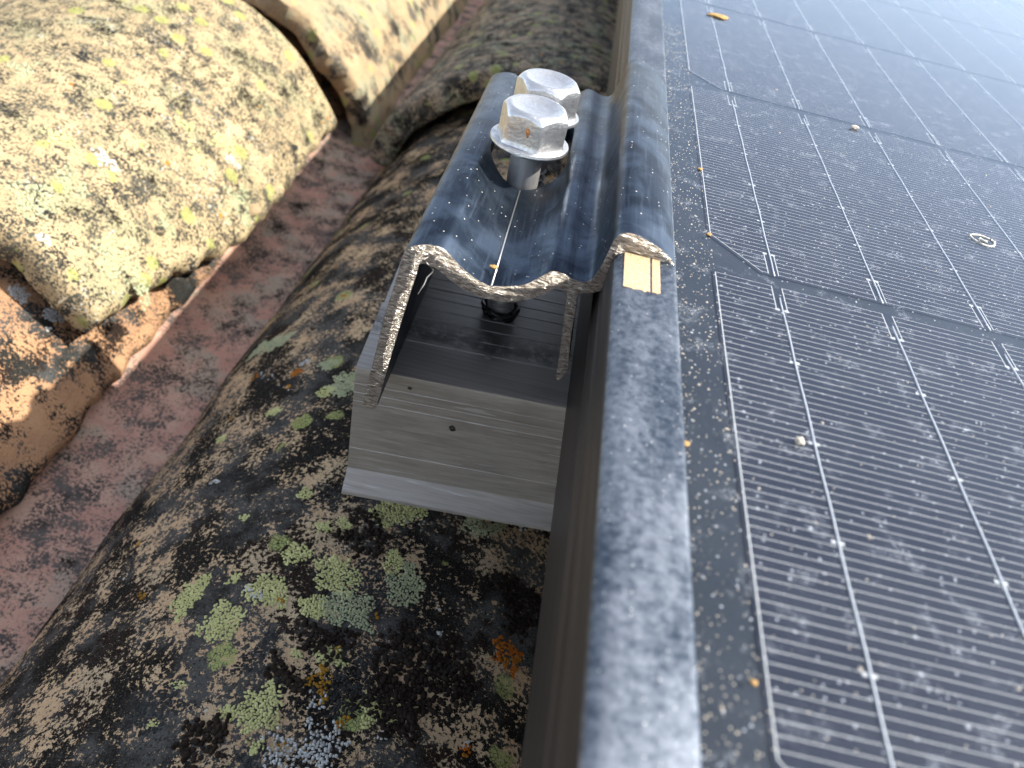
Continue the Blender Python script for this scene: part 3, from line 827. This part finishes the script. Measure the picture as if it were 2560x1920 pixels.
for fc in bm.faces:
    fc.smooth = True
    if fc.normal.y < -.97 and fc.calc_center_median().y < .0006: fc.material_index = 1
    else: fc.material_index = 0
bm.to_mesh(body.data); bm.free()
body.data.set_sharp_from_angle(angle=R(28))
# bright scored line in the valley
gx, gz = None, None
i0 = min(range(len(prof)), key=lambda i: abs(prof[i][0] + 4.15) + abs(prof[i][1] + 9.3) * .5)
q = on_y(*[c * k_ for c in z5([(801, 466)])[0]], YC0)
v, f = tube([(q.x, YC0 + .1, q.z + .02), (q.x, 125, q.z + .02), (q.x, 144.2, q.z + .02)], .17, 8)
link('score_line', mesh_mm('score_line', v, f), clamp, [M_score], (q.x, YC0, q.z))

# ------------------------------------------------------------------ screws
def screw(cx, cy, zf, rot, label, name='hex_screw'):
    """zf: underside of the flange"""
    o = empty(name, (cx, cy, zf), label, 'screw', 'hex head screws in the clamp slot')
    AF2 = 6.15; TOP = 8.0; FT = 1.25
    # flange with a rolled rim
    prf = [(3.2, 0.15), (7.0, 0.0), (7.75, .12), (8.05, .55), (7.95, 1.0), (7.5, 1.25), (6.8, 1.15), (6.0, 1.25), (4.0, 1.4)]
    v, f = lathe(prf, 64, (cx, cy), zf)
    vv = []
    for (x, y, z) in v:
        d = Vector((x - cx, y - cy, 0)); w = .12 * fbm(Vector((x * .4, y * .4, cx)), 3)
        vv.append((x + d.x * .02 * w * 5, y + d.y * .02 * w * 5, z + w * .5))
    me = mesh_mm('flange', vv, f); recalc(me); me.set_sharp_from_angle(angle=R(45))
    link('flange', me, o, [M_zinc], (cx, cy, zf))
    N = 96; vs, fs = [], []
    def hexr(a):
        b = ((a + math.pi / 6) % (math.pi / 3)) - math.pi / 6
        return min(AF2 / math.cos(b), AF2 * 1.135)
    rows = []
    rr = AF2 * .90
    for k in range(N):
        a = 2 * math.pi * k / N
        h = hexr(a)
        zc = TOP - .55 - max(0, (h - AF2 * .985)) * .95
        col = [(h * 1.05, FT - .1), (h * 1.01, FT + .5), (h, FT + 1.0), (h, lerp(FT + 1, zc, .5)), (h, zc - .25), (h * .992, zc), (lerp(h, rr, .5), lerp(zc, TOP, .62)), (rr, TOP - .08), (rr * .95, TOP), (rr * .86, TOP - .12), (rr * .6, TOP - .75), (rr * .3, TOP - 1.0), (.01, TOP - 1.05)]
        rows.append([(cx + r_ * math.cos(a + rot), cy + r_ * math.sin(a + rot), zf + z_ + .05 * fbm(Vector((r_ * math.cos(a), r_ * math.sin(a), z_ + cy)) * .6, 3)) for r_, z_ in col])
    m = len(rows[0])
    for r_ in rows: vs += r_
    for k in range(N):
        for i in range(m - 1):
            a = k * m + i; b = ((k + 1) % N) * m + i
            fs.append((a, b, b + 1, a + 1))
    me = mesh_mm('head', vs, fs); recalc(me); me.set_sharp_from_angle(angle=R(32))
    hd = link('head', me, o, [M_zinc], (cx, cy, zf + FT))
    # shank, plain above and threaded below
    prf = [(3.3, .3), (3.3, -11.0), (3.1, -11.4)]
    z = -11.6
    bot = ZR - zf - 3
    while z > bot:
        prf += [(2.55, z), (2.6, z - .35), (3.25, z - .75), (3.2, z - .9), (2.6, z - 1.3)]; z -= 1.6
    prf = prf[::-1]
    v, f = lathe(prf, 40, (cx, cy), zf)
    lean = lambda x, y, zz: (x + (zf - zz) * .045, y, zz)
    me = mesh_mm('shank', [lean(*q) for q in v], f); recalc(me); me.set_sharp_from_angle(angle=R(40))
    sh = link('shank', me, o, [M_shank], (cx, cy, zf))
    return o, hd
s1, h1 = screw(-5.0, 147.9, -1.7, R(90 - 14), 'nearer hex flange screw with a rust fleck on its head')
s2, h2 = screw(-4.1, 164.2, -1.5, R(90 - 3), 'farther hex flange screw, mostly hidden behind the nearer one')
# rust fleck on the near head: sits on the face that looks at the camera
q = on_y(1140, 288, 147.9 - 6.05)
v, f = tube([(q.x - .25, q.y - .15, q.z + .9), (q.x - .12, q.y - .3, q.z + .45), (q.x, q.y - .25, q.z), (q.x + .1, q.y - .2, q.z - .6), (q.x + .13, q.y - .1, q.z - 1.0)], [.18, .34, .28, .2, .1], 8)
rf = link('rust_fleck', mesh_mm('rust_fleck', v, f), h1, [M_rust], tuple(q)); rf['label'] = 'orange rust fleck'
# swarf and black grease where the near screw bites the rail
bx_ = -5.0 + (-1.7 - ZR) * .045
sw = empty('swarf_ring', (bx_, 147.9, ZR), 'black greasy swarf curled round the screw on the rail', 'swarf')
for k in range(3):
    path = []
    for i in range(40):
        a = 2 * math.pi * i / 39 * (1.0 + .15 * k) + k
        rr = 3.6 + .3 * k + .4 * fbm(Vector((math.cos(a), math.sin(a), k * 3)), 3)
        path.append((bx_ + rr * math.cos(a), 147.9 + rr * math.sin(a), ZR + .7 + k * .95 + .4 * math.sin(a * 3 + k)))
    v, f = tube(path, [.32 + .25 * abs(math.sin(i * .5 + k)) for i in range(40)], 7)
    link('curl', mesh_mm('curl', v, f), sw, [M_black], (bx_, 147.9, ZR))

# ------------------------------------------------------------------ small loose things
def lump(name, pos, r, mat, label, cat, sq=.75, seed=0, ex=1.0, group=None):
    bm = bmesh.new(); bmesh.ops.create_icosphere(bm, subdivisions=3, radius=r)
    for v_ in bm.verts:
        v_.co *= 1 + .4 * fbm(v_.co * (1.1 / r) + Vector((seed, 0, 0)), 3)
        v_.co.x *= ex; v_.co.z *= sq; v_.co.z += r * sq * .85
        v_.co += Vector(pos); v_.co *= MM
    me = bpy.data.meshes.new(name); bm.to_mesh(me); bm.free()
    me.polygons.foreach_set('use_smooth', [True] * len(me.polygons))
    return prop(link(name, me, None, [mat], pos), label, cat, group)
ZG = .56
q = on_z(1725, 957, ZG); lump('pebble', tuple(q), .55, M_grit, 'single tan grit grain beside the first wire of the panel', 'pebble', .9, 3)
q = on_z(1550, 36, ZG); lump('leaf_fragment', tuple(q), 2.2, M_leaf, 'yellow leaf scrap on the far left of the panel', 'leaf', .18, 5, 1.5)
for k, (px, py, r_, lab) in enumerate(((1512, 367, .42, 'brown grain on the cell edge beside the clamp'), (1531, 508, .4, 'tiny brown grain at the cut cell corner'), (1627, 1476, .28, 'reddish grain at the panel edge near the bottom'), (1480, 960, .4, 'orange crumb against the inner frame edge'), (1845, 278, .8, 'pale grain between the wires far up the panel'))):
    q = on_z(px, py, ZG); lump('grain', tuple(q), r_, M_leaf if k != 4 else M_grit, lab, 'grain', .6, 10 + k, 1.2)
# dried droplet ring
q = on_z(2123, 520, ZG); path = []
for i in range(33):
    a = 2 * math.pi * i / 32; path.append((q.x + 2.5 * math.cos(a) * (1 + .1 * math.sin(3 * a)), q.y + 2.2 * math.sin(a), ZG + .05))
v, f = tube(path, [.2 + .1 * abs(math.sin(i * 1.3)) for i in range(33)], 6)
path2 = [(q.x - 1 + .5 * i, q.y + .5 * math.sin(i * 1.7), ZG + .05) for i in range(5)]
v2, f2 = tube(path2, [.15, .4, .3, .4, .1], 6)
o_ = len(v); v += v2; f += [tuple(i + o_ for i in t) for t in f2]
prop(link('dried_droplet', mesh_mm('dried_droplet', v, f), None, [M_drop], tuple(q)), 'pale dried ring shaped droplet on the right of the panel', 'stain')
# scattered grit and crumbs lying on the glass
vs, fs = [], []
rg = random.Random(21)
def crumb(x, y, z, r_):
    b = len(vs); a0 = rg.random() * 6.28
    for k in range(5):
        a = a0 + 1.2566 * k; w = r_ * rg.uniform(.7, 1.2); vs.append((x + w * math.cos(a), y + w * math.sin(a), z))
    vs.append((x, y, z + r_ * .8))
    for k in range(5): fs.append((b + k, b + (k + 1) % 5, b + 5))
for _ in range(1400): crumb(GX + .3 + 6.8 * rg.random() ** 1.3, rg.uniform(25, 260), ZG - .01, rg.uniform(.04, .15) * (1.6 if rg.random() < .07 else 1))
for _ in range(1500):
    y = rg.uniform(25, 420); crumb(rg.uniform(30, 60 + y * .6), y, ZG - .01, rg.uniform(.05, .14) * (2.2 if rg.random() < .05 else 1))
prop(link('dust_crumbs', mesh_mm('dust_crumbs', vs, fs, False), None, [M_grit], (30, 100, ZG)), 'pale dust crumbs scattered over the panel glass', 'dust', None, 'stuff')
# pale fibre caught on the sawn end of the clamp
pts = [(700, 272), (665, 292), (690, 325), (742, 382), (735, 400), (690, 440), (665, 500), (615, 580)]
path = []
for i, (x, y) in enumerate(z1(pts)):
    q = on_y(x * k_, y * k_, YC0 - .5 - .3 * math.sin(i)); path.append(tuple(q))
v, f = tube(path, [.04, .06, .07, .07, .07, .09, .09, .06], 6)
prop(link('fibre', mesh_mm('fibre', v, f), None, [M_fibre], path[3]), 'thin pale fibre hanging from the sawn clamp end', 'fibre')
q = on_y(1066, 577, YC0 + 5); q = on_z(1066, 577, -8.9)
lump('grain', (q.x, q.y, q.z - .2), .5, M_leaf, 'tan crumb on the scored line of the clamp', 'grain', .6, 31, 1.4)
